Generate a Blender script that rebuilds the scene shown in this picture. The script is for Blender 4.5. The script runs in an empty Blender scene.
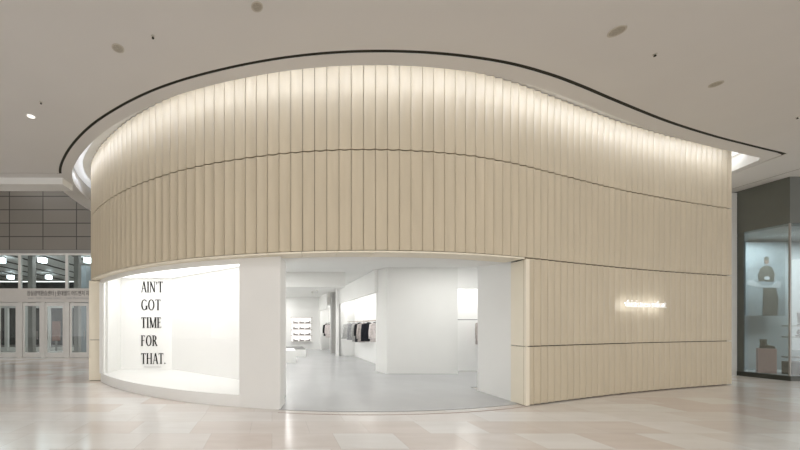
import bpy, bmesh, math, random
from mathutils import Vector, Matrix
from mathutils.geometry import tessellate_polygon
random.seed(7)
PI = math.pi
SC = bpy.context.scene
COL = SC.collection

# ------------------------------------------------------------------ camera
FPX, CX, CY, EYE = 345.0, 272.0, 325.6, 1.5
cam_d = bpy.data.cameras.new('camera'); cam = bpy.data.objects.new('camera', cam_d); COL.objects.link(cam)
cam.location = (0, 0, EYE); cam.rotation_euler = (PI/2, 0, 0)
cam_d.sensor_width = 36.0; cam_d.lens = FPX/800*36.0
cam_d.shift_x = (400-CX)/800; cam_d.shift_y = (CY-225)/800
cam_d.clip_end = 200
SC.camera = cam
SC.view_settings.view_transform = 'Standard'; SC.view_settings.look = 'None'
SC.view_settings.gamma = 1.0; SC.view_settings.exposure = 0.0
SC.view_settings.use_curve_mapping = False
SC.cycles.max_bounces = 10; SC.cycles.diffuse_bounces = 6; SC.cycles.transparent_max_bounces = 12
SC.cycles.caustics_reflective = False; SC.cycles.caustics_refractive = False
SC.cycles.sample_clamp_indirect = 6.0

# ------------------------------------------------------------------ materials
def mat(name, col, rough=0.6, metal=0.0, noise=0.0, nscale=3.0, emit=None, estr=0.0, spec=0.5, bump=0.0, stretch=None):
    m = bpy.data.materials.new(name); m.use_nodes = True
    nt = m.node_tree; b = nt.nodes['Principled BSDF']
    b.inputs['Base Color'].default_value = (*col, 1)
    b.inputs['Roughness'].default_value = rough
    b.inputs['Metallic'].default_value = metal
    b.inputs['Specular IOR Level'].default_value = spec
    if emit:
        b.inputs['Emission Color'].default_value = (*emit, 1); b.inputs['Emission Strength'].default_value = estr
    if noise > 0 or bump > 0:
        tc = nt.nodes.new('ShaderNodeTexCoord'); nz = nt.nodes.new('ShaderNodeTexNoise')
        nz.inputs['Scale'].default_value = nscale; nz.inputs['Detail'].default_value = 5
        if stretch:
            mp = nt.nodes.new('ShaderNodeMapping'); mp.inputs['Scale'].default_value = stretch
            nt.links.new(tc.outputs['Object'], mp.inputs['Vector']); nt.links.new(mp.outputs['Vector'], nz.inputs['Vector'])
        else:
            nt.links.new(tc.outputs['Object'], nz.inputs['Vector'])
        if noise > 0:
            r = nt.nodes.new('ShaderNodeValToRGB')
            r.color_ramp.elements[0].position = .3; r.color_ramp.elements[1].position = .7
            r.color_ramp.elements[0].color = (*[c*(1-noise) for c in col], 1)
            r.color_ramp.elements[1].color = (*[min(1, c*(1+noise)) for c in col], 1)
            nt.links.new(nz.outputs['Fac'], r.inputs['Fac']); nt.links.new(r.outputs['Color'], b.inputs['Base Color'])
        if bump > 0:
            bp = nt.nodes.new('ShaderNodeBump'); bp.inputs['Strength'].default_value = bump; bp.inputs['Distance'].default_value = .01
            nt.links.new(nz.outputs['Fac'], bp.inputs['Height']); nt.links.new(bp.outputs['Normal'], b.inputs['Normal'])
    return m

def glass_mat(name, tint=(1, 1, 1), refl=0.08, rough=0.0):
    m = bpy.data.materials.new(name); m.use_nodes = True; nt = m.node_tree; nt.nodes.clear()
    o = nt.nodes.new('ShaderNodeOutputMaterial'); mx = nt.nodes.new('ShaderNodeMixShader')
    t = nt.nodes.new('ShaderNodeBsdfTransparent'); g = nt.nodes.new('ShaderNodeBsdfGlossy')
    t.inputs['Color'].default_value = (*tint, 1); g.inputs['Roughness'].default_value = rough
    mx.inputs['Fac'].default_value = refl
    nt.links.new(t.outputs[0], mx.inputs[1]); nt.links.new(g.outputs[0], mx.inputs[2]); nt.links.new(mx.outputs[0], o.inputs[0])
    return m

def floor_mat():
    m = bpy.data.materials.new('polished_marble_tiles'); m.use_nodes = True; nt = m.node_tree
    b = nt.nodes['Principled BSDF']
    tc = nt.nodes.new('ShaderNodeTexCoord'); br = nt.nodes.new('ShaderNodeTexBrick')
    br.inputs['Scale'].default_value = 1.0
    br.inputs['Brick Width'].default_value = .84; br.inputs['Row Height'].default_value = 0.60
    br.inputs['Mortar Size'].default_value = 0.0025; br.inputs['Mortar Smooth'].default_value = 0
    br.inputs['Color1'].default_value = (.65, .575, .525, 1); br.inputs['Color2'].default_value = (.76, .755, .735, 1)
    br.inputs['Mortar'].default_value = (.54, .50, .46, 1); br.inputs['Bias'].default_value = 0.0
    br.offset = 0.37; br.offset_frequency = 2; br.squash = 1.35; br.squash_frequency = 3
    nz = nt.nodes.new('ShaderNodeTexNoise'); nz.inputs['Scale'].default_value = 1.1; nz.inputs['Detail'].default_value = 6
    nz.inputs['Distortion'].default_value = 1.2
    mp = nt.nodes.new('ShaderNodeMapping'); mp.inputs['Scale'].default_value = (.8, 2.6, 1)
    nt.links.new(tc.outputs['Object'], mp.inputs['Vector']); nt.links.new(mp.outputs['Vector'], nz.inputs['Vector'])
    nt.links.new(tc.outputs['Object'], br.inputs['Vector'])
    rp = nt.nodes.new('ShaderNodeValToRGB'); rp.color_ramp.elements[0].position = .3; rp.color_ramp.elements[1].position = .75
    rp.color_ramp.elements[0].color = (.9, .885, .87, 1); rp.color_ramp.elements[1].color = (1.0, 1.0, 1.0, 1)
    nt.links.new(nz.outputs['Fac'], rp.inputs['Fac'])
    mx = nt.nodes.new('ShaderNodeMix'); mx.data_type = 'RGBA'; mx.blend_type = 'MULTIPLY'; mx.inputs['Factor'].default_value = 1
    nt.links.new(br.outputs['Color'], mx.inputs['A']); nt.links.new(rp.outputs['Color'], mx.inputs['B'])
    nt.links.new(mx.outputs['Result'], b.inputs['Base Color'])
    b.inputs['Roughness'].default_value = .16; b.inputs['Specular IOR Level'].default_value = .5
    return m

def facade_mat():
    m = mat('cream_metal_slats', (.57, .497, .372), .45, 0, .04, 2.0, spec=.35, stretch=(3, 3, .5))
    return m

def tile_wall_mat():
    m = bpy.data.materials.new('dark_metal_tiles'); m.use_nodes = True; nt = m.node_tree; b = nt.nodes['Principled BSDF']
    tc = nt.nodes.new('ShaderNodeTexCoord'); sp = nt.nodes.new('ShaderNodeSeparateXYZ'); cb = nt.nodes.new('ShaderNodeCombineXYZ')
    br = nt.nodes.new('ShaderNodeTexBrick'); br.offset = 0; br.squash = 1
    br.inputs['Scale'].default_value = 1; br.inputs['Brick Width'].default_value = 1.575; br.inputs['Row Height'].default_value = .63
    br.inputs['Mortar Size'].default_value = .022
    br.inputs['Color1'].default_value = (.19, .175, .155, 1); br.inputs['Color2'].default_value = (.225, .205, .18, 1)
    br.inputs['Mortar'].default_value = (.05, .045, .04, 1)
    mp = nt.nodes.new('ShaderNodeMapping'); mp.inputs['Location'].default_value = (12.33, -5.05+.63*9, 0)
    nt.links.new(tc.outputs['Object'], sp.inputs[0]); nt.links.new(sp.outputs['X'], cb.inputs['X']); nt.links.new(sp.outputs['Z'], cb.inputs['Y'])
    nt.links.new(cb.outputs[0], mp.inputs['Vector']); nt.links.new(mp.outputs[0], br.inputs['Vector'])
    nt.links.new(br.outputs['Color'], b.inputs['Base Color']); b.inputs['Roughness'].default_value = .38
    return m

M = dict(
    facade=facade_mat(),
    cream=mat('cream_panel', (.80, .74, .61), .5, noise=.03, nscale=1.5),
    backing=mat('brown_gap_shade', (.06, .045, .03), .8, noise=.1),  # dark colour puts shadow into the gaps between slats and panels
    white=mat('white_paint', (.86, .86, .845), .6, noise=.012, nscale=1.2),
    pier=mat('white_wall_plaster', (.79, .79, .77), .6, noise=.012, nscale=1.5),
    trim=mat('white_trim_paint', (.82, .82, .80), .5, noise=.01),
    ceil=mat('ceiling_paint', (.72, .71, .695), .85, noise=.015, nscale=.8),
    groove=mat('black_groove', (.02, .02, .012), .8, noise=.1),
    joint=mat('ceiling_joint_grey', (.25, .23, .2), .8, noise=.1),
    epoxy=mat('pale_grey_epoxy_floor', (.44, .445, .45), .25, noise=.04, nscale=.9),
    marble=floor_mat(),
    tiles=tile_wall_mat(),
    black=mat('black_vinyl', (.006, .006, .006), 1.0, noise=.1, spec=0),
    greytext=mat('grey_vinyl', (.45, .45, .45), .5, noise=.05),
    signtext=mat('dark_grey_lettering', (.09, .085, .08), .5, noise=.1),
    steel=mat('pale_door_steel', (.68, .665, .64), .4, .1, noise=.04),
    dsteel=mat('grey_door_steel', (.30, .29, .275), .35, .4, noise=.05),
    header=mat('pale_sign_header', (.60, .575, .545), .5, noise=.02),
    cove=mat('cove_led', (.6, .6, .6), .8, emit=(.94, .97, 1), estr=.45, noise=.01),
    covend=mat('cove_end_led', (.8, .8, .8), .8, emit=(.97, .98, 1), estr=.9, noise=.01),
    led=mat('vitrine_led', (1, 1, 1), .5, emit=(1, 1, 1), estr=9.5, noise=.01),
    vpanel=mat('luminous_ceiling_panel', (1, 1, 1), .5, emit=(1, 1, .99), estr=2.5, noise=.01),
    bpanel=mat('backlit_shelf_panel', (1, 1, 1), .5, emit=(1, .95, .92), estr=.75, noise=.01),
    sled=mat('shelf_led', (1, 1, 1), .5, emit=(1, .97, .95), estr=2.5, noise=.01),
    lamp=mat('lamp_diffuser', (1, 1, 1), .5, emit=(.85, .95, 1), estr=9.0, noise=.01),
    dlamp=mat('downlight_lens', (1, 1, 1), .5, emit=(1, .95, .88), estr=1.6, noise=.01),
    dlens=mat('grey_speaker_mesh', (.42, .39, .33), .7, noise=.2, nscale=60),
    ring=mat('downlight_ring', (.55, .52, .46), .5, noise=.03),
    copper=mat('brown_rail', (.33, .22, .16), .4, .5, noise=.1),
    rail=mat('grey_rail', (.3, .3, .3), .35, .7, noise=.05),
    fascia=mat('grey_green_fascia', (.125, .132, .118), .5, noise=.10, nscale=1.2),
    dframe=mat('dark_frame', (.045, .048, .04), .45, .2, noise=.1),
    shopwall=mat('shop_wall_grey', (.36, .40, .42), .6, noise=.03),
    shopwhite=mat('shop_shelf_white', (.42, .42, .40), .5, noise=.03),
    pink=mat('pink_pedestal', (.58, .38, .35), .6, noise=.03),
    boot=mat('olive_leather', (.045, .045, .03), .5, noise=.2, nscale=20),
    darkshoe=mat('dark_shoe', (.03, .03, .03), .5, noise=.2, nscale=20),
    sole=mat('black_rubber', (.02, .02, .02), .7, noise=.2),
    greyshoe=mat('grey_shoe', (.42, .40, .39), .7, noise=.15, nscale=20),
    shelf=mat('grey_shelf', (.66, .64, .62), .5, noise=.03),
    plinthtop=mat('grey_plinth_top', (.22, .22, .215), .95, noise=.03),
    glass=glass_mat('clear_glass', (1, 1, 1), .02),
    dglass=glass_mat('door_glass', (.86, .9, .9), .05),
    sglass=glass_mat('shop_glass', (.80, .84, .84), .13),
    night=mat('dark_exterior', (.018, .022, .022), .6, noise=.5, nscale=1.5),
    poster=mat('poster_blue_grey', (.20, .235, .255), .6, noise=.25, nscale=.9),
    pdark=mat('poster_dark_olive', (.07, .07, .06), .6, noise=.2),
    pskin=mat('poster_skin', (.16, .12, .10), .6, noise=.1),
    pwhite=mat('poster_pale', (.32, .35, .37), .6, noise=.1),
    letter=mat('sign_letter_white', (.80, .79, .76), .5, noise=.01, emit=(1, .98, .95), estr=.25),
    halo=mat('sign_halo_led', (1, 1, 1), .5, emit=(.88, .93, 1), estr=36.0, noise=.01),
    red=mat('red_brown_board', (.20, .08, .05), .6, noise=.1),
    tan=mat('tan_board', (.42, .33, .2), .6, noise=.1),
)
def cloth(name, c):
    return mat(name, c, .9, noise=.18, nscale=14, bump=.6)
M.update(c_lgrey=cloth('light_grey_cloth', (.50, .50, .49)), c_grey=cloth('mid_grey_cloth', (.36, .36, .37)),
         c_black=cloth('black_cloth', (.018, .018, .022)), c_beige=cloth('warm_grey_cloth', (.52, .47, .45)),
         c_navy=cloth('navy_black_cloth', (.012, .013, .02)), c_pink=cloth('pale_pink_cloth', (.72, .66, .65)),
         c_char=cloth('charcoal_cloth', (.09, .09, .09)))

# ------------------------------------------------------------------ helpers
def link(name, bm, m, parent=None, smooth=False, kind=None, recalc=True):
    if recalc: bmesh.ops.recalc_face_normals(bm, faces=bm.faces[:])
    me = bpy.data.meshes.new(name); bm.to_mesh(me); bm.free()
    me.materials.append(m)
    if smooth:
        for p in me.polygons: p.use_smooth = True
    o = bpy.data.objects.new(name, me); COL.objects.link(o)
    if parent: o.parent = parent
    if kind: o['kind'] = kind
    return o
def S(name, bm, m, **k): return link(name, bm, m, kind='structure', **k)
def tag(o, label, cat, group=None):
    o['label'] = label; o['category'] = cat
    if group: o['group'] = group
    return o
def thing(name, label, cat, loc=(0, 0, 0), rz=0, group=None):
    o = bpy.data.objects.new(name, None); COL.objects.link(o); o.location = loc; o.rotation_euler = (0, 0, rz)
    o.empty_display_size = .1
    return tag(o, label, cat, group)
def copy_tree(o, parent=None):
    c = o.copy(); COL.objects.link(c)
    if parent: c.parent = parent
    for ch in list(o.children): copy_tree(ch, c)
    return c
def box(bm, x0, x1, y0, y1, z0, z1, bev=0):
    vs = [bm.verts.new((x, y, z)) for z in (z0, z1) for y in (y0, y1) for x in (x0, x1)]
    fs = [bm.faces.new([vs[i] for i in f]) for f in ((0, 2, 3, 1), (4, 5, 7, 6), (0, 1, 5, 4), (2, 6, 7, 3), (0, 4, 6, 2), (1, 3, 7, 5))]
    if bev:
        es = {e for f in fs for e in f.edges}
        bmesh.ops.bevel(bm, geom=list(es), offset=bev, segments=2, affect='EDGES', profile=.6)
    return bm
def B(*a, **k): return box(bmesh.new(), *a, **k)
def prism(bm, pts, z0, z1):
    """vertical prism over a plan outline (may be concave)"""
    n = len(pts)
    lo = [bm.verts.new((p[0], p[1], z0)) for p in pts]; hi = [bm.verts.new((p[0], p[1], z1)) for p in pts]
    for t in tessellate_polygon([[Vector((p[0], p[1], 0)) for p in pts]]):
        try:
            bm.faces.new([lo[i] for i in t]); bm.faces.new([hi[i] for i in reversed(t)])
        except ValueError: pass
    for i in range(n):
        j = (i+1) % n
        bm.faces.new((lo[i], lo[j], hi[j], hi[i]))
    return bm
def tube(bm, p0, p1, r, seg=10, r1=None):
    p0 = Vector(p0); p1 = Vector(p1); r1 = r if r1 is None else r1
    d = (p1-p0).normalized(); a = d.orthogonal().normalized(); b = d.cross(a)
    A = [bm.verts.new(p0+(a*math.cos(2*PI*i/seg)+b*math.sin(2*PI*i/seg))*r) for i in range(seg)]
    C = [bm.verts.new(p1+(a*math.cos(2*PI*i/seg)+b*math.sin(2*PI*i/seg))*r1) for i in range(seg)]
    for i in range(seg): bm.faces.new((A[i], A[(i+1) % seg], C[(i+1) % seg], C[i]))
    bm.faces.new(A[::-1]); bm.faces.new(C)
    return bm
def loft(bm, rings, cap=True):
    R = [[bm.verts.new(p) for p in r] for r in rings]
    for a, b in zip(R, R[1:]):
        n = len(a)
        for i in range(n): bm.faces.new((a[i], a[(i+1) % n], b[(i+1) % n], b[i]))
    if cap: bm.faces.new(R[0][::-1]); bm.faces.new(R[-1])
    return bm

# ------------------------------------------------------------------ the facade line in plan
CTRL = [(-5.3, 13.6), (-5.42, 12.5), (-5.42, 11.2), (-5.27, 10.2), (-4.97, 9.47), (-4.43, 8.74), (-3.71, 7.98), (-2.89, 7.29), (-1.64, 6.53),
        (-.29, 6.05), (.92, 5.83), (2.16, 5.82), (3.35, 5.985), (4.2, 6.22), (4.9, 6.47), (5.84, 6.84), (7.6, 7.51), (9.23, 8.05),
        (10.49, 8.42), (11.66, 8.75), (12.6, 9.0)]
def catmull(P, n=40):
    out = []
    for i in range(1, len(P)-2):
        p0, p1, p2, p3 = [Vector((*q, 0)) for q in P[i-1:i+3]]
        d0 = (p1-p0).length**.5; d1 = (p2-p1).length**.5; d2 = (p3-p2).length**.5
        t0 = 0; t1 = d0; t2 = t1+d1; t3 = t2+d2
        for k in range(n):
            t = t1+(t2-t1)*k/n
            A1 = (t1-t)/(t1-t0)*p0+(t-t0)/(t1-t0)*p1; A2 = (t2-t)/(t2-t1)*p1+(t-t1)/(t2-t1)*p2; A3 = (t3-t)/(t3-t2)*p2+(t-t2)/(t3-t2)*p3
            B1 = (t2-t)/(t2-t0)*A1+(t-t0)/(t2-t0)*A2; B2 = (t3-t)/(t3-t1)*A2+(t-t1)/(t3-t1)*A3
            out.append((t2-t)/(t2-t1)*B1+(t-t1)/(t2-t1)*B2)
    out.append(Vector((*P[-2], 0)))
    return out
LINE = catmull(CTRL)
SL = [0.0]
for a, b in zip(LINE, LINE[1:]): SL.append(SL[-1]+(b-a).length)
LEN = SL[-1]
def at(s, off=0.0, z=0.0):
    """point on the facade line at arc length s, moved off metres towards the hall"""
    import bisect
    s = max(0, min(LEN-1e-6, s)); i = max(0, min(len(SL)-2, bisect.bisect_right(SL, s)-1))
    f = (s-SL[i])/(SL[i+1]-SL[i]); p = LINE[i].lerp(LINE[i+1], f)
    def tan(j):
        j0 = max(0, j-6); j1 = min(len(LINE)-1, j+6); return (LINE[j1]-LINE[j0]).normalized()
    t = tan(i).lerp(tan(i+1), f).normalized()
    n = Vector((t.y, -t.x, 0))
    q = p+n*off; return Vector((q.x, q.y, z))
def s_of_x(x, lo=0.0):
    best = None
    for i, p in enumerate(LINE):
        if SL[i] < lo: continue
        d = abs(p.x-x)
        if best is None or d < best[0]: best = (d, SL[i])
    return best[1]
S_LEFT = min(range(len(LINE)), key=lambda i: abs(LINE[i].x+4.75) + (0 if LINE[i].y < 9.6 else 9)); S_LEFT = SL[S_LEFT]
S_CORNER = s_of_x(4.72, S_LEFT); S_PIER0 = s_of_x(-.675, S_LEFT); S_PIER1 = s_of_x(.12, S_LEFT)
W = (LEN-S_CORNER)/round((LEN-S_CORNER)/.2045)
def ss(a, b, step=.15):
    n = max(2, int(abs(b-a)/step)); return [a+(b-a)*i/n for i in range(n+1)]
def ribbon(bm, s0, s1, o0, o1, z0, z1, step=.12):
    """solid curved bar between two offsets of the facade line"""
    R = []
    for s in ss(s0, s1, step):
        a, b = at(s, o0), at(s, o1)
        R.append([(a.x, a.y, z0), (b.x, b.y, z0), (b.x, b.y, z1), (a.x, a.y, z1)])
    return loft(bm, R)
def Rb(*a, **k): return ribbon(bmesh.new(), *a, **k)
Z1, Z2, Z3, ZT = 1.11, 2.776, 4.47, 5.95      # band seams
ZC = 5.54                                      # hall ceiling

# ------------------------------------------------------------------ fluted bands
def flute_band(k0, k1, z0, z1, depth=.030, gap=.009, nseg=8):
    """scooped vertical slats from panel index k0 to k1 (0 at the door corner), each a closed solid"""
    bm = bmesh.new()
    for k in range(k0, k1):
        sa = S_CORNER+k*W+gap/2; sb = S_CORNER+(k+1)*W-gap/2
        if sa < 0.02 or sb > LEN+.001: continue
        fr, bk = [], []
        for i in range(nseg+1):
            t = i/nseg; s = sa+(sb-sa)*t
            o = -depth*(1-(2*t-1)**2)
            fr.append(at(s, o)); bk.append(at(s, -.055))
        outl = fr+bk[::-1]
        lo = [bm.verts.new((p.x, p.y, z0)) for p in outl]; hi = [bm.verts.new((p.x, p.y, z1)) for p in outl]
        n = nseg+1
        for i in range(nseg):
            j = 2*n-1-i
            bm.faces.new((lo[i], lo[i+1], hi[i+1], hi[i])); bm.faces.new((lo[j], lo[j-1], lo[i+1], lo[i])); bm.faces.new((hi[i], hi[i+1], hi[j-1], hi[j]))
            bm.faces.new((lo[j-1], lo[j], hi[j], hi[j-1]))
        bm.faces.new((lo[0], hi[0], hi[2*n-1], lo[2*n-1])); bm.faces.new((lo[nseg], lo[n], hi[n], hi[nseg]))
    return bm
KMIN = -int(S_CORNER/W); KMAX = int(round((LEN-S_CORNER)/W))
fac = thing('store_facade', 'long curved shopfront facade of cream fluted slats wrapping above and right of the open entrance', 'facade')
link('slat_band', flute_band(KMIN, KMAX, Z3+.010, ZT), M['facade'], fac)['label'] = 'topmost band of fluted slats, washed by the cove light'
link('slat_band', flute_band(KMIN, KMAX, Z2, Z3-.010), M['facade'], fac)['label'] = 'middle band of fluted slats above the entrance'
link('slat_band', flute_band(0, KMAX, Z1+.010, Z2-.020), M['facade'], fac)['label'] = 'band of fluted slats right of the entrance, behind the glowing sign'
link('slat_band', flute_band(0, KMAX, .02, Z1-.010), M['facade'], fac)['label'] = 'lowest band of fluted slats standing on the floor'
bb = Rb(.02, LEN-.01, -.075, -.30, Z2-.02, ZT-.01); ribbon(bb, S_CORNER+.16, LEN-.01, -.075, -.30, .0, Z2-.02)
link('backing', bb, M['backing'], fac)
# cream soffit lining, jointed
sb = bmesh.new(); J = 3*W; k = -1
sj = S_CORNER-.03
pos = S_CORNER-.02
while pos > S_LEFT-.5:
    a = max(pos-J, S_LEFT-.75)
    if pos-a > .05: ribbon(sb, a+.004, pos-.004, -.012, -.40, Z2-.04, Z2-.012, .1)
    pos -= J
link('soffit_lining', sb, M['cream'], fac)
# cream jamb return at the right of the entrance
pc = at(S_CORNER, 0)
JX = pc.x
jb = B(JX-.012, JX+.06, pc.y+.0, pc.y+.40, .012, Z1-.006); box(jb, JX-.012, JX+.06, pc.y+.0, pc.y+.40, Z1+.006, Z2-.045)
link('jamb_lining', jb, M['cream'], fac)
link('corner_bead', B(JX-.016, JX+.012, pc.y-.012, pc.y+.012, .012, Z2-.045), M['cream'], fac)
# end return of the facade
pe = at(LEN, 0)
link('end_return', B(pe.x-.20, pe.x+.0, pe.y+.10, 15, 0, ZT), M['cream'], fac)
# left end column
col_l = thing('end_column', 'narrow cream panelled column at the left end of the shopfront, beside the show window', 'column', (-4.8, 9.6, 0))
for z0, z1 in ((.01, Z1-.006), (Z1+.006, Z2-.05)):
    link('column_panel', B(-.19, .20, -.20, .25, z0, z1, bev=.006), M['cream'], col_l)
link('core', B(-.17, .18, -.18, .23, 0, Z2-.045), M['backing'], col_l)

# ------------------------------------------------------------------ hall: floor, ceiling, cove
S('floor', B(-32, 32, -16, 34, -.1, 0), M['marble'])
GO, GI, OP = .75, .69, .45        # groove outer / inner edge, opening edge (offsets from the facade)
s_end = LEN-.02
# right-hand corner points
def offline(off, s0, s1, st=.12): return [tuple(at(s, off)[:2]) for s in ss(s0, s1, st)]
sl_915 = min((s for s in ss(0, 8, .02)), key=lambda s: abs(at(s, GO).y-9.15))
sl_99 = min((s for s in ss(0, 8, .02)), key=lambda s: abs(at(s, .95).y-9.9))
main = [(-32, -16), (32, -16), (32, 20), (12.95, 20), (12.26, 9.13), (12.10, 8.10)] + offline(GO, s_end+0, sl_915)[0:] + [(-32, 9.15)]
ring = [(12.055, 8.165), (12.225, 9.15), (12.90, 20), (12.7, 20), (12.06, 9.08), (11.90, 8.44)] + offline(OP, s_end, 0.3)
ring += offline(.95, .3, sl_99) + [(-32, 9.9), (-32, 9.17)] + offline(GI, sl_915, s_end)
S('ceiling', prism(bmesh.new(), main, ZC, ZC+.43), M['ceil'])
S('ceiling_ring', prism(bmesh.new(), ring, ZC, ZC+.43), M['ceil'])
S('trim_1', Rb(sl_915-.05, s_end, .64, .80, ZC+.008, ZC+.05), M['groove'])
S('trim_13', B(11.8, 12.12, 8.0, 8.2, ZC+.012, ZC+.05), M['groove'])
S('trim_2', B(-32, at(sl_915, .9).x, 9.10, 9.20, ZC+.012, ZC+.05), M['joint'])
S('trim_3', B(13.59, 13.605, 2, 14, ZC-.003, ZC+.02), M['joint'])
S('trim_4', B(-32, -5.72, 9.42, 9.9, ZC-.18, ZC+.003), M['trim'])
# lid of the cove and the lamp strip inside it
lid = Rb(.3, LEN, .80, -1.0, ZT+.02, ZT+.08); box(lid, pe.x-.5, 13.3, pe.y-.9, 20, ZT+.045, ZT+.11)
S('ceiling_cove', lid, M['trim'])
cv = thing('cove_light', 'warm white strip lamp hidden in the ceiling cove above the curved facade', 'light')
link('light_strip', Rb(.5, LEN-.05, .20, .43, ZT-.03, ZT), M['cove'], cv)
link('strip_channel', Rb(.5, LEN-.05, .19, .44, ZT+.001, ZT+.019), M['trim'], cv)
link('light_strip', B(pe.x+.02, pe.x+.44, pe.y-.25, 12, ZT-.01, ZT+.02), M['covend'], cv)

# ceiling fixtures
def pix(x, y, z):
    Y = FPX*(z-EYE)/(CY-y); return ((x-CX)/FPX*Y, Y, z)
def disc(bm, r0, r1, z0, z1, seg=24):
    R = [[(r*math.cos(2*PI*i/seg), r*math.sin(2*PI*i/seg), z) for i in range(seg)] for r, z in ((r0, z0), (r1, z0), (r1, z1), (r0, z1), (r0, z0))]
    return loft(bm, R, cap=False)
proto = None
for x, y, lab, r in ((118, 48, 'grey recessed ceiling speaker left of the black groove, nearer the top left corner', .085),
                     (257, 6.5, 'grey recessed ceiling speaker at the very top edge of the picture', .075),
                     (617, 31, 'grey recessed ceiling speaker above the right half of the facade, nearest the top', .10),
                     (716, 84, 'grey recessed ceiling speaker nearest the right end of the facade', .085)):
    t = thing('ceiling_speaker', lab, 'ceiling speaker', pix(x, y, ZC), 0, 'recessed speakers in the hall ceiling')
    b1 = disc(bmesh.new(), r*.80, r, -.008, .006); link('ring', b1, M['ring'], t, smooth=False)
    b2 = bmesh.new(); bmesh.ops.create_cone(b2, cap_ends=True, segments=24, radius1=r*.8, radius2=r*.8, depth=.006, matrix=Matrix.Translation((0, 0, -.002)))
    link('grille', b2, M['dlens'], t)
t = thing('downlight', 'small lit round downlight in the ceiling at the left edge', 'light', pix(31, 116, ZC))
link('ring', disc(bmesh.new(), .065, .085, -.01, .006), M['trim'], t)
b2 = bmesh.new(); bmesh.ops.create_cone(b2, cap_ends=True, segments=24, radius1=.066, radius2=.066, depth=.006, matrix=Matrix.Translation((0, 0, -.004)))
link('lens', b2, M['dlamp'], t)
for x, y, lab in ((153, 36, 'tiny dark sprinkler head on the ceiling right of the upper left speaker'),
                  (41, 102, 'tiny dark sprinkler head on the ceiling beside the lit downlight'),
                  (655, 54, 'tiny dark sprinkler head on the ceiling between the two right speakers'),
                  (797.5, 117, 'tiny dark sprinkler head on the ceiling at the right edge')):
    t = thing('ceiling_sprinkler', lab, 'sprinkler', pix(x, y, ZC), 0, 'sprinkler heads in the hall ceiling')
    b1 = bmesh.new(); tube(b1, (0, 0, .0), (0, 0, -.012), .026, 14, .02); link('cap', b1, M['ring'], t)
    b1 = bmesh.new(); tube(b1, (0, 0, -.01), (0, 0, -.03), .009, 8); tube(b1, (0, 0, -.03), (0, 0, -.034), .018, 10); link('nozzle', b1, M['groove'], t)

# ------------------------------------------------------------------ show window (vitrine)
KI = -.20
kerb = Rb(S_LEFT-.05, S_PIER0+.02, KI, KI-.12, 0, .225)
pts = [tuple(at(s, KI-.10)[:2]) for s in ss(S_LEFT-.05, S_PIER1-.1)] + [(.25, 7.3), (-.3, 7.75), (-2.95, 10.15), (-4.45, 10.15)]
prism(kerb, pts, .01, .222)
S('trim_5', kerb, M['trim'])                                   # raised floor of the window
S('wall_pier', prism(bmesh.new(), [tuple(at(s, KI)[:2]) for s in ss(S_PIER0, S_PIER1)] + [tuple(at(s, KI-.5)[:2]) for s in ss(S_PIER1, S_PIER0)], 0, Z2-.02), M['pier'])
S('wall_display', B(-4.6, -2.9, 10.1, 10.25, 0, 3.0), M['white'])
wb = bmesh.new(); prism(wb, [(-2.93, 10.1), (.22, 7.25), (.30, 7.35), (-2.93, 10.25)], 0, 3.0)
S('wall_window_back', wb, M['white'])
S('wall_window_end', B(-4.60, -4.42, 9.30, 10.1, .0, 3.0), M['pier'])
pd = [tuple(at(s, KI)[:2]) for s in ss(S_LEFT-.1, S_PIER1)] + [(.3, 7.4), (-2.9, 10.25), (-4.6, 10.25)]
S('ceiling_window', prism(bmesh.new(), pd, 2.90, 2.95), M['white'])
S('trim_6', Rb(S_LEFT-.1, S_PIER0+.02, KI, KI-.05, 2.635, 2.95), M['trim'])   # fascia over the glass
wf = thing('show_window', 'tall curved glass show window left of the entrance, white framed and brightly lit', 'window', (0, 0, 0))
link('glass_pane', Rb(S_LEFT+.12, S_PIER0, KI-.03, KI-.038, .225, 2.635), M['glass'], wf)
pA = at(S_LEFT-.02, KI-.05)
link('jamb', B(pA.x-.07, pA.x+.02, pA.y-.05, pA.y+.12, .222, 2.66), M['trim'], wf)
pB = at(S_LEFT+.12, KI-.05)
link('mullion', B(pB.x-.012, pB.x+.012, pB.y-.02, pB.y+.06, .222, 2.66), M['pier'], wf)
lt = thing('window_light', 'linear white lamps along the ceiling of the show window', 'light')
link('light_strip', Rb(S_LEFT+.1, S_PIER0-.1, KI-.30, KI-.36, 2.86, 2.89), M['led'], lt)
pl = [tuple(at(s, KI-.45)[:2]) for s in ss(S_LEFT+.15, S_PIER1-.1)] + [(.1, 7.2), (-2.93, 9.9), (-4.3, 9.9)]
link('light_panel', prism(bmesh.new(), pl, 2.875, 2.895), M['vpanel'], lt)
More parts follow.
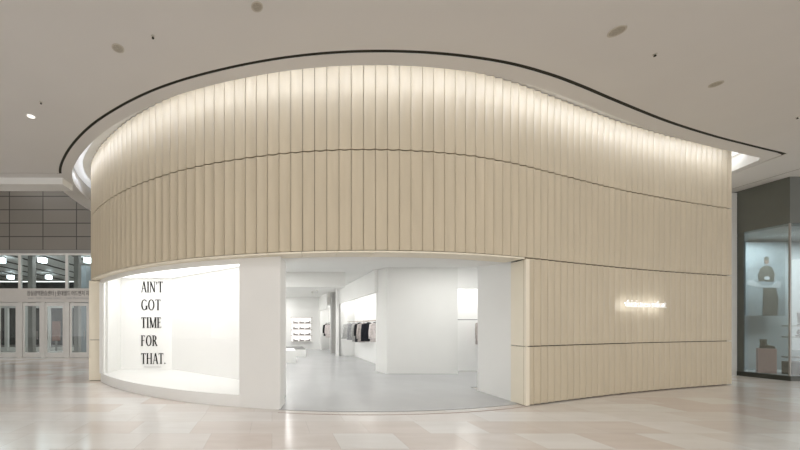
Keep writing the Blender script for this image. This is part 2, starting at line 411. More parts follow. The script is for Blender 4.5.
# ------------------------------------------------------------------ serif lettering
def poly(bm, pts, d=.012):
    f = [bm.verts.new((x, 0, z)) for x, z in pts]; b = [bm.verts.new((x, d, z)) for x, z in pts]
    n = len(pts)
    bm.faces.new(f); bm.faces.new(b[::-1])
    for i in range(n): bm.faces.new((f[i], b[i], b[(i+1) % n], f[(i+1) % n]))
TH, TN, SR = .16, .07, .04
def stem(bm, x, w=TH, z0=0, z1=1, s0=1, s1=1, ser=.075):
    poly(bm, [(x-w/2, z0), (x+w/2, z0), (x+w/2, z1), (x-w/2, z1)])
    if s0: poly(bm, [(x-w/2-ser, z0), (x+w/2+ser, z0), (x+w/2+ser*.9, z0+SR), (x-w/2-ser*.9, z0+SR)])
    if s1: poly(bm, [(x-w/2-ser*.9, z1-SR), (x+w/2+ser*.9, z1-SR), (x+w/2+ser, z1), (x-w/2-ser, z1)])
def diag(bm, xa, za, xb, zb, w): poly(bm, [(xa-w/2, za), (xa+w/2, za), (xb+w/2, zb), (xb-w/2, zb)])
def arc(bm, cx, cz, rx, rz, a0, a1, wx=TH, wz=TN, n=24):
    for i in range(n):
        q = []
        A, Bq = math.radians(a0+(a1-a0)*i/n), math.radians(a0+(a1-a0)*(i+1)/n)
        q = [(cx+rx*math.cos(A), cz+rz*math.sin(A)), (cx+rx*math.cos(Bq), cz+rz*math.sin(Bq)),
             (cx+(rx-wx)*math.cos(Bq), cz+(rz-wz)*math.sin(Bq)), (cx+(rx-wx)*math.cos(A), cz+(rz-wz)*math.sin(A))]
        poly(bm, q)
def glyph(ch):
    bm = bmesh.new(); w = .3
    if ch == 'A':
        w = .72; diag(bm, .08, 0, .35, 1, TN); diag(bm, .64, 0, .37, 1, TH); poly(bm, [(.17, .32), (.55, .32), (.55, .365), (.17, .365)])
        poly(bm, [(0, 0), (.18, 0), (.18, SR), (0, SR)]); poly(bm, [(.53, 0), (.76, 0), (.76, SR), (.53, SR)])
    elif ch == 'I': w = .25; stem(bm, .125)
    elif ch == 'N':
        w = .76; stem(bm, .12, TN+.01, s1=0); stem(bm, .66, TN+.01, s0=0); diag(bm, .64, 0, .12, 1, TH); poly(bm, [(.0, 1-SR), (.16, 1-SR), (.16, 1), (.0, 1)])
    elif ch == 'T':
        w = .66; stem(bm, .33, s1=0); poly(bm, [(.02, .95), (.64, .95), (.64, 1), (.02, 1)])
        poly(bm, [(.02, .82), (.05, .82), (.08, .95), (.02, .97)]); poly(bm, [(.64, .82), (.61, .82), (.58, .95), (.64, .97)])
    elif ch == "'": w = .16; poly(bm, [(.06, .68), (.10, .68), (.15, .98), (.03, .98)])
    elif ch == 'G':
        w = .76; arc(bm, .40, .5, .38, .51, 48, 318); stem(bm, .66, TH, .06, .42, 0, 1, .07); poly(bm, [(.62, .74), (.655, .74), (.66, .93), (.62, .93)])
    elif ch == 'O': w = .80; arc(bm, .40, .5, .39, .51, 0, 360, n=36)
    elif ch == 'M':
        w = .92; stem(bm, .12, TN, s1=0); stem(bm, .80, TH); diag(bm, .44, .02, .13, 1, TH); diag(bm, .45, .02, .77, 1, TN); poly(bm, [(.0, 1-SR), (.17, 1-SR), (.17, 1), (.0, 1)])
    elif ch in 'EF':
        w = .56; stem(bm, .13); poly(bm, [(.13, .955), (.50, .955), (.50, 1), (.13, 1)]); poly(bm, [(.47, .83), (.50, .83), (.50, .97), (.45, .97)])
        poly(bm, [(.13, .50), (.40, .50), (.40, .54), (.13, .54)]); poly(bm, [(.38, .44), (.41, .44), (.41, .60), (.38, .60)])
        if ch == 'E': poly(bm, [(.13, 0), (.53, 0), (.53, .045), (.13, .045)]); poly(bm, [(.50, .17), (.53, .17), (.53, .02), (.46, .02)])
    elif ch == 'R':
        w = .68; stem(bm, .13); arc(bm, .26, .745, .30, .255, -90, 90, TH, TN); poly(bm, [(.13, .95), (.27, .95), (.27, 1), (.13, 1)]); poly(bm, [(.13, .49), (.27, .49), (.27, .54), (.13, .54)])
        diag(bm, .60, 0, .31, .52, TH); poly(bm, [(.53, 0), (.72, 0), (.72, SR), (.53, SR)])
    elif ch == 'H': w = .78; stem(bm, .13); stem(bm, .65); poly(bm, [(.13, .49), (.65, .49), (.65, .535), (.13, .535)])
    elif ch == '.': w = .2; arc(bm, .12, .06, .075, .07, 0, 360, .07, .065, 16)
    return bm, w
def ypt(x, y, Y): return ((x-CX)/FPX*Y, EYE+(CY-y)/FPX*Y)
YW = 10.085
lets = thing('wall_lettering', "black serif slogan AIN'T GOT TIME FOR THAT. in five lines on the lit window wall", 'lettering', (0, YW, 0))
for line, x1, yt, yb in (("AIN'T", 162.7, 281.6, 292.4), ('GOT', 160.6, 299.4, 310.2), ('TIME', 161.3, 317.3, 328.0), ('FOR', 157.2, 335.4, 346.0), ('THAT.', 165.4, 353.2, 364.0)):
    X0, zt = ypt(141.0, yt, YW); X1, zb = ypt(x1, yb, YW)
    gl = [(c, *glyph(c)) for c in line]
    kern = .09
    tot = sum(g[2] for g in gl)+kern*(len(gl)-1); sx = (X1-X0)/tot; h = zt-zb; x = X0
    for c, bm, w in gl:
        bmesh.ops.scale(bm, vec=(sx, 1, h), verts=bm.verts)
        o = link('letter', bm, M['black'], lets, recalc=True); o.location = (x, 0, zb)
        x += (w+kern)*sx

def text_mesh(body, size, extrude, m, name, parent, spacing=1.0, off=0.0):
    cu = bpy.data.curves.new(name, 'FONT'); cu.body = body; cu.size = size; cu.extrude = extrude; cu.space_character = spacing
    cu.align_x = 'LEFT'; cu.offset = off
    tmp = bpy.data.objects.new(name, cu); COL.objects.link(tmp)
    bpy.context.view_layer.update()
    dg = bpy.context.evaluated_depsgraph_get()
    me = bpy.data.meshes.new_from_object(tmp.evaluated_get(dg))
    bpy.data.objects.remove(tmp); bpy.data.curves.remove(cu)
    me.materials.clear(); me.materials.append(m)
    o = bpy.data.objects.new(name, me); COL.objects.link(o)
    if parent: o.parent = parent
    return o
cap = text_mesh('thisisneverthat', .075, .002, M['greytext'], 'window_caption', None, 1.1)
cap.rotation_euler = (PI/2, 0, 0); cap.location = (-3.74, YW, .27)
tag(cap, 'tiny grey line of writing low on the window wall below the slogan', 'lettering')

# ------------------------------------------------------------------ glowing sign on the facade
sx0 = (617.5-CX)/FPX
s_a = s_of_x(7.50, S_LEFT); s_b = s_of_x(8.93, S_LEFT)
sg = thing('facade_sign', 'small backlit white name sign glowing on the fluted slats right of the entrance', 'sign', tuple(at((s_a+s_b)/2)))
inv = Vector(tuple(at((s_a+s_b)/2)))
word = 'thisisneverthat'
wid = dict(t=.34, h=.58, i=.27, s=.5, n=.58, e=.56, v=.52, r=.38, a=.56)
tot = sum(wid[c]+.06 for c in word); u = (s_b-s_a)/tot; s = s_a
for c in word:
    p = at(s, .12, 1.90); q = at(s+.1, .12, 1.90); ang = math.atan2(q.y-p.y, q.x-p.x)
    o = text_mesh(c, u*1.0, .010, M['letter'], 'letter', sg)
    o.location = p-inv; o.rotation_euler = (PI/2, 0, ang); o.scale = (1.0, 1.22, 1)
    h = text_mesh(c, u*1.0, .001, M['halo'], 'backlight', o, off=-.007)
    h.location = (0, 0, -.0125)
    s += (wid[c]+.06)*u

# ------------------------------------------------------------------ store interior
ZI = 3.3
ti = [tuple(at(s, KI+.02)[:2]) for s in ss(S_PIER1-.02, S_CORNER)]
fl = ti + [(4.80, 6.9), (4.80, 8.35), (8.1, 8.35), (8.1, 23), (-1.2, 23), (-1.2, 8.7), (.22, 7.3)]
S('floor_store', prism(bmesh.new(), fl, 0, .012), M['epoxy'])
th = Rb(S_PIER1, S_CORNER-.02, .02, -.0, .001, .006)
S('trim_7', th, mat('threshold_strip', (.42, .33, .29), .4, .3, noise=.05))
# header above the entrance
S('wall_header', Rb(S_PIER0, S_CORNER-.02, -.40, -.80, Z2-.045, ZI+.1), M['pier'])
S('ceiling_store', prism(bmesh.new(), [tuple(at(s, -.6)[:2]) for s in ss(S_PIER0, S_CORNER)] + [(4.9, 7.0), (4.9, 8.35), (8.1, 8.35), (8.1, 23), (-1.3, 23), (-1.3, 8.9)], ZI, ZI+.1), M['pier'])
S('wall_reveal', B(JX, JX+.24, pc.y+.41, 7.92, .0, ZI), M['pier'])
S('wall_beam', B(-1.2, 2.45, 11.6, 12.3, 2.80, ZI), M['pier'])
S('wall_back', B(-1.3, 4.2, 22, 22.15, 0, ZI), M['white'])
S('wall_left', B(-1.3, -1.15, 9.1, 22, 0, ZI), M['white'])
# rack wall with its recess
rw = B(3.15, 3.34, 16.9, 17.05, 0, ZI); box(rw, 3.3, 3.34, 16.9, 17.05, 0, ZI)
box(rw, 3.30, 3.40, 11.1, 17.0, 2.57, ZI); box(rw, 3.4, 4.2, 11.1, 17.05, 2.80, 2.84); box(rw, 4.05, 4.2, 11.1, 17.05, 0, 2.8); box(rw, 3.3, 4.2, 16.95, 17.05, 0, 2.8)
S('wall_rack', rw, M['white'])
cb = bmesh.new(); prism(cb, [(3.39, 11.15), (3.575, 10.7), (5.76, 10.7), (5.76, 11.42), (4.2, 11.42), (4.2, 11.3), (3.4, 11.3)], 0, ZI)
S('wall_block', cb, M['pier'])
nb = B(5.76, 8.2, 10.7, 10.85, 2.66, ZI); box(nb, 5.7, 8.2, 11.4, 11.5, 0, ZI); box(nb, 5.76, 8.2, 10.8, 11.42, 2.90, 2.95); box(nb, 8.0, 8.1, 8.35, 11.5, 0, ZI); box(nb, 5.06, 8.1, 8.25, 8.35, 0, ZI)
S('wall_right', nb, M['white'])
S('wall_column', B(3.20, 3.62, 18.6, 18.95, 0, ZI), mat('grey_column', (.42, .42, .41), .6, noise=.02))
fw = B(3.0, 3.08, 19.0, 22, 2.42, ZI); box(fw, 3.0, 3.08, 21.3, 22, 0, 2.42); box(fw, 3.08, 3.7, 18.95, 22, 2.62, 2.66); box(fw, 3.62, 3.7, 18.95, 22, 0, 2.64)
S('wall_far_rack', fw, M['white'])
# lamps set into the recesses
la = thing('recess_light', 'linear lamp along the top of the clothes recess', 'light')
link('light_strip', B(3.405, 3.47, 11.4, 16.8, 2.70, 2.73), M['sled'], la)
la = thing('recess_light', 'linear lamp along the top of the narrow recess right of the white block', 'light')
link('light_strip', B(5.8, 7.9, 10.86, 10.93, 2.80, 2.83), M['sled'], la)
la = thing('recess_light', 'linear lamp along the top of the far recess with one coat', 'light')
link('light_strip', B(3.09, 3.15, 19.7, 21.2, 2.54, 2.57), M['sled'], la)
# rails
def rail(name, label, p0, p1, ends, m):
    c = (Vector(p0)+Vector(p1))/2
    t = thing(name, label, 'clothes rail', tuple(c))
    b1 = bmesh.new(); tube(b1, Vector(p0)-c, Vector(p1)-c, .013, 12); link('bar', b1, m, t, smooth=True)
    for e in ends:
        b1 = bmesh.new(); e0 = Vector(e[0])-c; e1 = Vector(e[1])-c; tube(b1, e0, e1, .009, 8); link('bracket', b1, m, t)
    return t
rail('clothes_rail', 'brown clothes rail running along the long lit recess', (3.70, 11.4, 1.68), (3.70, 16.9, 1.68), [((3.70, 12, 1.68), (4.05, 12, 1.68)), ((3.70, 14.6, 1.68), (4.05, 14.6, 1.68))], M['copper'])
rail('clothes_rail', 'thin grey clothes rail in the narrow recess right of the white block', (5.93, 11.05, 1.69), (7.9, 11.05, 1.69), [((6.0, 11.05, 1.69), (6.0, 11.4, 1.69)), ((7.6, 11.05, 1.69), (7.6, 11.4, 1.69))], M['rail'])
rail('clothes_rail', 'clothes rail in the far recess behind the grey column', (3.32, 19.2, 1.66), (3.32, 21.3, 1.66), [((3.32, 20.8, 1.66), (3.62, 20.8, 1.66))], M['rail'])

def garment(label, cat, loc, w, L, m, sleeve=.55, rz=0, collar=None, name='hanging_jacket', flare=1.1, th=.06, group=None):
    """clothes hung from a rail: origin at the rail, wide in x, thin in y"""
    t = thing(name, label, cat, loc, rz, group)
    bm = bmesh.new(); rings = []
    n = 20; top = -.085
    prof = [(0, .22, .7), (.015, .45, .9), (.05, .86, 1.0), (.09, 1.0, 1.05), (.2, .95, 1.1), (.45, .96, 1.15), (.75, 1.02, 1.2), (1.0, flare, 1.25)]
    for f, ww, tt in prof:
        z = top-f*L
        rings.append([(ww*w/2*math.copysign(abs(math.cos(2*PI*i/n))**.75, math.cos(2*PI*i/n)),
                       tt*th*math.copysign(abs(math.sin(2*PI*i/n))**.9, math.sin(2*PI*i/n))+.006*math.sin(9*2*PI*i/n)*f, z) for i in range(n)])
    loft(bm, rings)
    link('body', bm, m, t, smooth=True)
    if sleeve:
        for sgn in (-1, 1):
            bm = bmesh.new(); rr = []
            for f in (0, .12, .4, .7, 1):
                cx = sgn*(w*.42+.055*f+.02*math.sin(f*3)); z = top-.05*L-f*sleeve; r = .058-.018*f
                rr.append([(cx+r*math.cos(2*PI*i/12), r*.9*math.sin(2*PI*i/12)-.02*f, z+.35*r*math.cos(2*PI*i/12)*-sgn*(1-f)) for i in range(12)])
            loft(bm, rr); link('sleeve', bm, m, t, smooth=True)
    bm = bmesh.new()
    rr = [[(.075*s_*math.cos(2*PI*i/14), .05*s_*math.sin(2*PI*i/14)-.005, top+dz+.018*math.sin(2*PI*i/14)) for i in range(14)] for s_, dz in ((1.15, -.03), (1, .012), (.8, .014), (.85, -.02))]
    loft(bm, rr, cap=False); link('collar', bm, collar or m, t, smooth=True)
    bm = bmesh.new()
    P = [(0, 0, -.085), (0, 0, -.03), (.017, 0, -.012), (.016, 0, .012), (0, 0, .018), (-.016, 0, .012)]
    for a, b in zip(P, P[1:]): tube(bm, a, b, .003, 6)
    tube(bm, (-w*.40, 0, -.125), (0, 0, -.08), .006, 6); tube(bm, (w*.40, 0, -.125), (0, 0, -.08), .006, 6)
    link('hanger', bm, M['rail'], t)
    return t
RX, RZ = 3.70, 1.69
G = 'clothes hanging on the long rail'
garment('light grey loose jacket, farthest left on the long rail', 'jacket', (RX-.06, 16.25, RZ), .56, .72, M['c_lgrey'], .62, .1, group=G, flare=1.45)
garment('mid grey jacket with a pale chest, second from the left on the long rail', 'jacket', (RX-.03, 15.45, RZ), .50, .74, M['c_grey'], .58, -.05, M['c_lgrey'], group=G, flare=1.3)
garment('pale grey coat hanging just left of the black shirt', 'coat', (RX+.02, 15.0, RZ), .44, .80, M['c_lgrey'], .56, .05, name='hanging_coat', group=G)
garment('thin black shirt between the grey coat and the warm grey coat', 'shirt', (RX+.01, 14.55, RZ), .40, .80, M['c_black'], .5, .0, name='hanging_shirt', group=G)
garment('warm grey coat hanging between two black garments', 'coat', (RX, 13.95, RZ), .44, .76, M['c_beige'], .60, -.06, name='hanging_coat', group=G)
garment('large navy black coat, the darkest garment on the long rail', 'coat', (RX, 13.2, RZ), .52, .70, M['c_navy'], .60, .08, M['c_char'], name='hanging_coat', flare=1.25, group=G)
garment('pale pink shirt with a dark collar at the right end of the long rail', 'shirt', (RX+.10, 12.7, RZ), .36, .70, M['c_pink'], .55, 0, M['c_char'], name='hanging_shirt', group=G)
garment('pale coat with a black edge hanging alone in the far recess', 'coat', (3.30, 20.1, 1.67), .36, .78, M['c_pink'], .55, .2, M['c_black'], name='hanging_coat')
garment('black coat hanging beside the pale coat in the far recess', 'coat', (3.24, 20.5, 1.67), .34, .70, M['c_black'], .5, .1, name='hanging_coat')
garment('pale grey shirt hanging at the edge of the narrow right recess', 'shirt', (6.66, 11.05, 1.70), .36, .72, M['c_beige'], .5, PI/2, M['c_char'], name='hanging_shirt')

# back shelves with shoes
su = thing('wall_shelves', 'backlit shelf unit of white boards on the far back wall', 'shelves', (1.87, 22, 0))
zs = [.50, .88, 1.26, 1.63]
for z in zs:
    link('shelf', B(-.68, .68, -.30, 0, z-.02, z+.01), M['shelf'], su)
link('canopy', B(-.68, .68, -.30, 0, 1.99, 2.03), M['shelf'], su)
link('back_panel', B(-.60, .60, -.015, 0, .5, 1.99), M['bpanel'], su)
def shoe(name, label, cat, loc, m, rz=0, sc=1.0, boot=False, group=None, sole=None):
    """shoe lying along x, toe at +x"""
    t = thing(name, label, cat, loc, rz, group)
    bm = bmesh.new(); rings = []
    n = 14
    H = (.115, .105, .07, .055, .05, .045, .02) if not boot else (.30, .30, .16, .10, .07, .06, .03)
    xs = (-.14, -.11, -.02, .04, .09, .13, .155); ws = (.025, .037, .040, .045, .047, .040, .015)
    if boot: H = (.10, .12, .12, .10, .075, .06, .03)
    for x, w_, h in zip(xs, ws, H):
        rings.append([(x*sc, w_*math.cos(2*PI*i/n)*sc, (.025+h*.5+h*.5*math.sin(2*PI*i/n))*sc) for i in range(n)])
    loft(bm, rings); link('upper', bm, m, t, smooth=True)
    if boot:
        bm = bmesh.new(); rr = []
        for z, rx, ry, cx in ((.06, .075, .04, -.06), (.14, .066, .042, -.065), (.22, .070, .046, -.07), (.30, .078, .052, -.07)):
            rr.append([((cx+rx*math.cos(2*PI*i/n))*sc, ry*math.sin(2*PI*i/n)*sc, z*sc) for i in range(n)])
        loft(bm, rr); link('shaft', bm, m, t, smooth=True)
    bm = bmesh.new(); box(bm, -.145*sc, .15*sc, -.043*sc, .043*sc, 0, .026*sc, bev=.008*sc)
    if boot: box(bm, -.145*sc, -.06*sc, -.04*sc, .04*sc, -.0, .03*sc)
    link('sole', bm, sole or M['sole'], t)
    return t
sh0 = None
names = {0: 'lowest', 1: 'second lowest', 2: 'second highest', 3: 'highest'}
for i, z in enumerate(zs):
    for j, x in enumerate((-.38, .02, .40)):
        lab = 'small grey shoe at the %s of the %s lit shelf on the back wall' % (('left', 'middle', 'right')[j], names[i])
        if sh0 is None:
            sh0 = o = shoe('display_shoe', lab, 'shoe', (0, 0, 0), M['greyshoe'], .12, 1.15, group='shoes on the back wall shelves', sole=M['greyshoe'])
        else: o = copy_tree(sh0)
        o['label'] = lab; o.location = (1.87+x, 21.84, z+.011); o.rotation_euler = (0, 0, (.12, -.1, PI+.1)[j])
# plinths
def plinth(label, x0, x1, y0, y1, h, top):
    t = thing('display_plinth', label, 'plinth', ((x0+x1)/2, (y0+y1)/2, .012))
    a, b = (x1-x0)/2, (y1-y0)/2
    link('body', B(-a, a, -b, b, 0, h-.03, bev=.004), M['pier'], t); link('top', B(-a, a, -b, b, h-.028, h, bev=.004), top, t)
    return t
plinth('low grey-topped display plinth in the store, behind the white one', -.2, 1.63, 16.6, 18.6, .37, M['plinthtop'])
plinth('low white display plinth in the store, nearest the entrance', -.4, .96, 13.8, 15.2, .49, M['trim'])
# store ceiling spots seen beyond the beam
for x, y, lab in ((312, 291.5, 'left small spot lamp on the far store ceiling'), (317, 290, 'right small spot lamp on the far store ceiling')):
    p = pix(x, y, ZI)
    t = thing('ceiling_spot', lab, 'light', p)
    bm = bmesh.new(); tube(bm, (0, 0, 0), (0, 0, -.05), .02, 10); link('neck', bm, M['ring'], t)
    bm = bmesh.new(); tube(bm, (0, 0, -.05), (.03, .05, -.13), .045, 12); link('head', bm, M['trim'], t)

# ------------------------------------------------------------------ left: lobby doors and dark tiled wall
YD = 16.2
S('wall_tiled', B(-30, -3.5, YD, YD+.3, 5.05, 9.0), M['tiles'])
S('ceiling_lobby_void', B(-32, -5, 9.9, YD+.3, 9.0, 9.1), M['ceil'])
S('wall_void_upstand', B(-32, -5.7, 9.86, 9.9, ZC+.43, 9.0), M['ceil'])
S('trim_8', B(-30, -3.5, YD-.04, YD+.1, 4.90, 5.05), M['dsteel'])
S('trim_9', B(-30, -3.5, YD-.02, YD+.08, 4.80, 4.90), M['steel'])
hd = S('wall_door_header', B(-30, -3.5, YD-.06, YD+.25, 2.60, 3.24), M['header'])
MW = 2.205; MX = [(20-CX)/FPX*YD+MW*i for i in range(-6, 4)]
n = 0
for i, x in enumerate(MX):
    n += 1
    S('trim_%d' % (20+i), B(x-.06, x+.06, YD-.04, YD+.08, 3.24, 4.82), M['steel'])
    S('wall_lobby_column', B(x+.12, x+.34, YD+.35, YD+.6, 0, 4.9), M['dsteel'])
    g = S('window_%d' % (i+1), B(x+.06, x+MW-.06, YD, YD+.012, 3.24, 4.80), M['dglass'])
    S('trim_%d' % (40+i), B(x-.08, x+.13, YD-.05, YD+.12, 0, 2.60), M['steel'])
def door(num, x0, x1, hinge):
    """glazed leaf between x0 and x1"""
    d = bpy.data.objects.new('door_%d' % num, None); COL.objects.link(d); d.location = ((x0+x1)/2, YD, 0); d['kind'] = 'structure'
    a = (x1-x0)/2
    f = B(-a, -a+.09, -.03, .03, .02, 2.56); box(f, a-.09, a, -.03, .03, .02, 2.56); box(f, -a+.09, a-.09, -.03, .03, 2.42, 2.56); box(f, -a+.09, a-.09, -.03, .03, .02, .24)
    link('door_frame', f, M['steel'], d)
    link('door_glass', B(-a+.09, a-.09, -.006, .006, .24, 2.42), M['dglass'], d)
    hx = a-.16 if hinge else -a+.16
    h = bmesh.new(); tube(h, (hx, -.09, .85), (hx, -.09, 1.25), .014, 8); tube(h, (hx, -.09, .9), (hx, -.03, .9), .009, 6); tube(h, (hx, -.09, 1.2), (hx, -.03, 1.2), .009, 6)
    link('door_handle', h, M['dsteel'], d)
num = 0
for x in MX:
    door(num+1, x+.15, x+1.02, 1); door(num+2, x+1.20, x+2.11, 0); num += 2
    S('trim_%d' % (60+num), B(x+1.035, x+1.185, YD-.05, YD+.10, 0, 2.60), M['steel'])
# lobby beyond
YB = 20.5
S('wall_lobby_back', B(-30, -3, 27, 27.2, 0, 4.9), M['night'])
S('ceiling_lobby', B(-30, -3, YD+.3, 27, 4.98, 5.04), M['trim'])
S('wall_inner_header', B(-30, -3.5, YB, YB+.2, 2.55, 3.0), M['steel'])
for i in range(12):
    x = MX[3]-1.2+i*1.25
    if x < -4:
        S('trim_%d' % (90+i), B(x, x+.18, YB, YB+.15, 0, 2.55), M['steel'])
        S('trim_%d' % (110+i), B(x+.18, x+1.25, YB+.05, YB+.1, 0, .22), M['steel'])
for i in range(8):
    x = MX[3]-2+i*1.25*1.2
    S('trim_%d' % (130+i), B(x, x+.14, 16.6, 26.9, 4.95, 4.979), M['groove'])
bd = tag(link('notice_board', B(-12.75, -12.3, YB-.5, YB-.44, .62, 1.75), M['red']), 'red brown notice board standing behind the glazed doors', 'board'); 
link('stand', B(-12.6, -12.5, YB-.46, YB-.40, 0, .7), M['dsteel'], bd)
bd = tag(link('tan_board', B(-10.25, -9.85, YB-.9, YB-.84, .0, 2.2), M['tan']), 'tan panel standing behind the rightmost glazed door', 'board')
bd = tag(link('lobby_pillar', B(-11.05, -10.50, YB-1.0, YB-.5, 0, 4.9), mat('blue_grey_pillar', (.25, .28, .30), .5, noise=.05)), 'blue grey square pillar behind the rightmost glazed door', 'pillar')
for row, (Y, z, xs) in enumerate(((17.4, 4.93, (1, 42.5, 88)), (23.0, 4.86, (10.7, 48.7, 86.5)))):
    for j, px in enumerate(xs):
        X = (px-CX)/FPX*Y
        t = thing('ceiling_lamp', '%s square white lamp in the %s row behind the glass above the doors' % (('leftmost', 'middle', 'rightmost')[j], ('front', 'back')[row]), 'light', (X, Y, z), 0, 'square lamps on the lobby ceiling')
        link('diffuser', B(-.14, .14, -.14, .14, -.25, -.02), M['lamp'], t); link('cap', B(-.15, .15, -.15, .15, -.02, .06), M['steel'], t)
# Korean wayfinding text above the doors
hs = thing('door_sign_text', 'dark Korean and English wayfinding text on the pale header above the doors', 'lettering', ((27-CX)/FPX*(YD-.06), YD-.065, 2.92))
o = text_mesh('잠실광역환승센터 | 롯데월드 어드벤처 지하광장', .26, .004, M['signtext'], 'main_line', hs, .95); o.rotation_euler = (PI/2, 0, 0); o.scale = (.68, 1, 1); o.location = (0, 0, 0)
MW_ = o.dimensions.x
for wd_, x_ in (('Jamsil', .05), ('Public', .43), ('Transfer', .78), ('Center', 1.24), ('Lotte', 1.85), ('World', 2.16), ('Adventure', 2.50)):
    o = text_mesh(wd_, .13, .003, M['greytext'], 'small_line', hs, 1.0); o.scale = (.85, 1, 1); o.rotation_euler = (PI/2, 0, 0); o.location = (x_, 0, -.17)

# ------------------------------------------------------------------ right: neighbouring shop
XS, YF = 14.04, 9.35
S('wall_shop_jamb', B(XS-.27, XS-.02, 10.4, 10.7, 0, 5.50), M['trim'])
fs = bmesh.new(); prism(fs, [(XS, 10.7), (XS, YF+.0), (24, YF), (24, YF+.3), (XS+.3, YF+.3), (XS+.3, 10.7)], 4.28, ZC)
S('wall_shop_fascia', fs, M['fascia'])
bs = bmesh.new(); prism(bs, [(XS-.03, 10.7), (XS-.03, YF-.03), (24, YF-.03), (24, YF+.15), (XS+.12, YF+.15), (XS+.12, 10.7)], 0, .13)
S('trim_10', bs, M['dframe'])
sl = bmesh.new(); box(sl, XS+.02, XS+.035, 10.28, 10.42, .13, 4.28)
for i in range(46): box(sl, XS, XS+.02, 10.28, 10.42, .16+i*.088, .16+i*.088+.05)
S('trim_11', sl, M['fascia'])
S('window_21', B(XS+.02, XS+.035, YF+.03, 10.28, .13, 4.28), M['sglass'])
S('window_22', B(XS+.08, 24, YF+.02, YF+.035, .13, 4.28), M['sglass'])
S('trim_12', B(XS, XS+.035, YF, YF+.03, .13, 4.28), M['dsteel'])
S('floor_shop', B(XS+.12, 24, YF+.15, 14, 0, .03), M['epoxy'])
S('wall_shop_back', B(XS+.15, 24, 11.5, 11.6, 0, 4.4), M['shopwall'])
S('wall_shop_side', B(XS+.12, XS+.2, 10.42, 11.5, 0, 4.4), M['shopwall'])
S('ceiling_shop', B(XS+.1, 24, YF+.1, 11.6, 4.29, 4.35), M['shopwhite'])
ps = thing('wall_poster', 'large blue grey poster of a seated figure at a table inside the neighbouring shop window', 'poster', (16.02, 11.2, 1.82))
link('print', B(-.64, .64, 0, .04, 0, 2.38), M['poster'], ps)
def flat(name, pts, m, d=.006):
    bm = bmesh.new(); poly(bm, pts, d); o = link(name, bm, m, ps); o.location = (0, -d, 0); return o
def ell(cx, cz, rx, rz, n=20): return [(cx+rx*math.cos(2*PI*i/n), cz+rz*math.sin(2*PI*i/n)) for i in range(n)]
flat('printed_torso', [(-.22, 1.12), (.26, 1.10), (.30, 1.35), (.22, 1.55), (.10, 1.63), (-.04, 1.63), (-.17, 1.54), (-.25, 1.32)], M['pdark'])
flat('printed_head', ell(.03, 1.78, .075, .11), M['pskin'])
flat('printed_hair', ell(.03, 1.86, .08, .06), M['pdark'], .009)
flat('printed_hands', ell(.04, 1.22, .09, .06), M['pwhite'], .010)
flat('printed_cloth', [(-.62, 1.0), (-.6, 1.14), (-.42, 1.16), (-.25, 1.05), (-.1, .98), (.22, .98), (.36, 1.12), (.5, 1.12), (.48, .9), (.2, .92), (-.2, .92)], M['pwhite'], .008)
flat('printed_legs', [(-.1, .0), (-.08, .9), (.34, .9), (.42, .55), (.38, .0)], M['pdark'], .005)
pd_ = thing('shoe_pedestal', 'dusty pink square pedestal under a boot in the neighbouring shop window', 'pedestal', (15.40, 10.75, .03), -.8)
link('body', B(-.17, .17, -.12, .12, 0, .76, bev=.006), M['pink'], pd_); link('plinth', B(-.16, .16, -.11, .11, 0, .02), M['pink'], pd_)
shoe('ankle_boot', 'dark olive ankle boot standing on the pink pedestal', 'boot', (15.41, 10.74, .79), M['boot'], -.8, .95, True)
sv = thing('shop_shelves', 'grey shelf boards with shoes at the right edge of the neighbouring shop window', 'shelves', (16.68, 10.3, 0))
for z in (.55, 1.16, 1.49): link('shelf', B(-1.1, 1.4, -.2, .25, z-.02, z+.02), M['shopwhite'], sv)
link('upright', B(.1, .14, .21, .25, .03, 2.2), M['shopwhite'], sv)
link('base_cabinet', B(-1.1, 1.4, -.2, .25, .03, .42), M['dframe'], sv)
b0 = shoe('display_boot', 'dark boot on the upper shelf at the right edge of the neighbouring shop window', 'boot', (15.72, 10.25, 1.511), M['darkshoe'], .5, 1.25, True, 'shoes on the neighbouring shop shelves')
shoe('display_shoe', 'dark shoe on the middle shelf at the right edge of the neighbouring shop window', 'shoe', (15.76, 10.25, 1.181), M['darkshoe'], .3, 1.5, False, 'shoes on the neighbouring shop shelves')
# hall beyond the right end
S('wall_far_hall', B(11.7, 14.0, 15, 15.2, 0, ZC), M['pier'])
# hall walls out of the picture
S('wall_far_left', B(-32, -31.8, -16, 27, 0, 9), M['pier'])

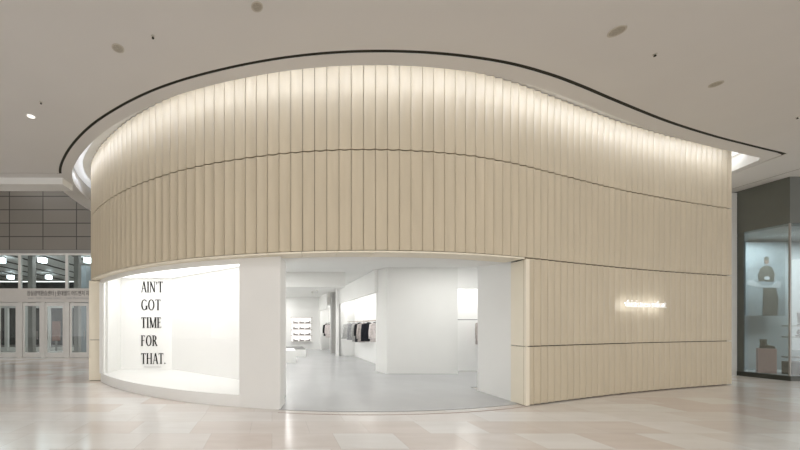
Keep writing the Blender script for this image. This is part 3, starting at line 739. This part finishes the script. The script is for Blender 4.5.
# ------------------------------------------------------------------ light
GRZ = 1.75
wd = bpy.data.worlds.new('world'); SC.world = wd; wd.use_nodes = True
bg = wd.node_tree.nodes['Background']; bg.inputs['Color'].default_value = (1.0, .985, .965, 1); bg.inputs['Strength'].default_value = 2.2
def area(name, loc, size, power, col=(1, .97, .94), rot=(0, 0, 0), sy=None, spread=PI):
    l = bpy.data.lights.new(name, 'AREA'); l.energy = power; l.color = col; l.size = size; l.spread = spread
    if sy: l.shape = 'RECTANGLE'; l.size_y = sy
    o = bpy.data.objects.new(name, l); COL.objects.link(o); o.location = loc; o.rotation_euler = rot
    return o
for x in (-9, -4.5, 0, 4.5, 9):
    for y in (-6, -1.5, 3):
        area('hall_fill_light', (x, y, ZC-.02), .5, 30)  # out-of-view fill lights, added to raise the ambient light in the hall
for x in (.7, 5.5): area('store_lamp', (x, 8.8, ZI-.03), 1.6, 48, (1, .99, .97))
area('store_lamp', (.1, 9.9, ZI-.03), 1.6, 30, (1, .99, .97))
for y in (13.2, 15.5, 18, 20.4): area('store_lamp', (.0, y, ZI-.03), 1.7, 52, (1, .99, .97))
for i in range(46):
    sg_ = 2.2+(LEN-2.65)*i/45
    p0 = at(sg_, .36, ZT-.06); p1 = at(sg_, -.05, 5.25)
    l = area('cove_grazer', tuple(p0), .28, GRZ, (.80, .86, 1), sy=.05, spread=math.radians(172))
    l.rotation_euler = (p1-p0).to_track_quat('-Z', 'Y').to_euler()
for y in (12.2, 13.6, 15.0, 16.3): area('recess_lamp', (3.46, y, 2.68), .10, 4.5, (1, .99, .97), (0, math.radians(-35), 0), sy=1.2)
for x in (6.2, 7.2): area('recess_lamp', (x, 10.92, 2.78),   .9, 5, (1, .99, .97), (math.radians(20), 0, 0), sy=.10)
for y in (20, 21): area('recess_lamp', (3.14, y, 2.52), .10, 6, (1, .99, .97), (0, math.radians(-30), 0), sy=.9)
area('cove_end_lamp', (11.86, 9.6, ZT-.06),   .2, 4, (.9, .95, 1), sy=1.6)
area('void_fill_light', (-12, 13, 8.9), 3, 90, (1, .97, .92))  # fill light added to brighten the high space before the tiled wall
area('lobby_light', (-12, 18.5, 4.9), 6, 115, (.95, 1, 1), sy=3)
area('lobby_light', (-12, 23, 4.9), 6, 115, (.95, 1, 1), sy=3)
area('shop_light', (15.6, 10.3, 4.25), .8, 110, (.95, 1, 1))
area('shop_light', (17.5, 10.2, 4.25), .8, 80, (.95, 1, 1))
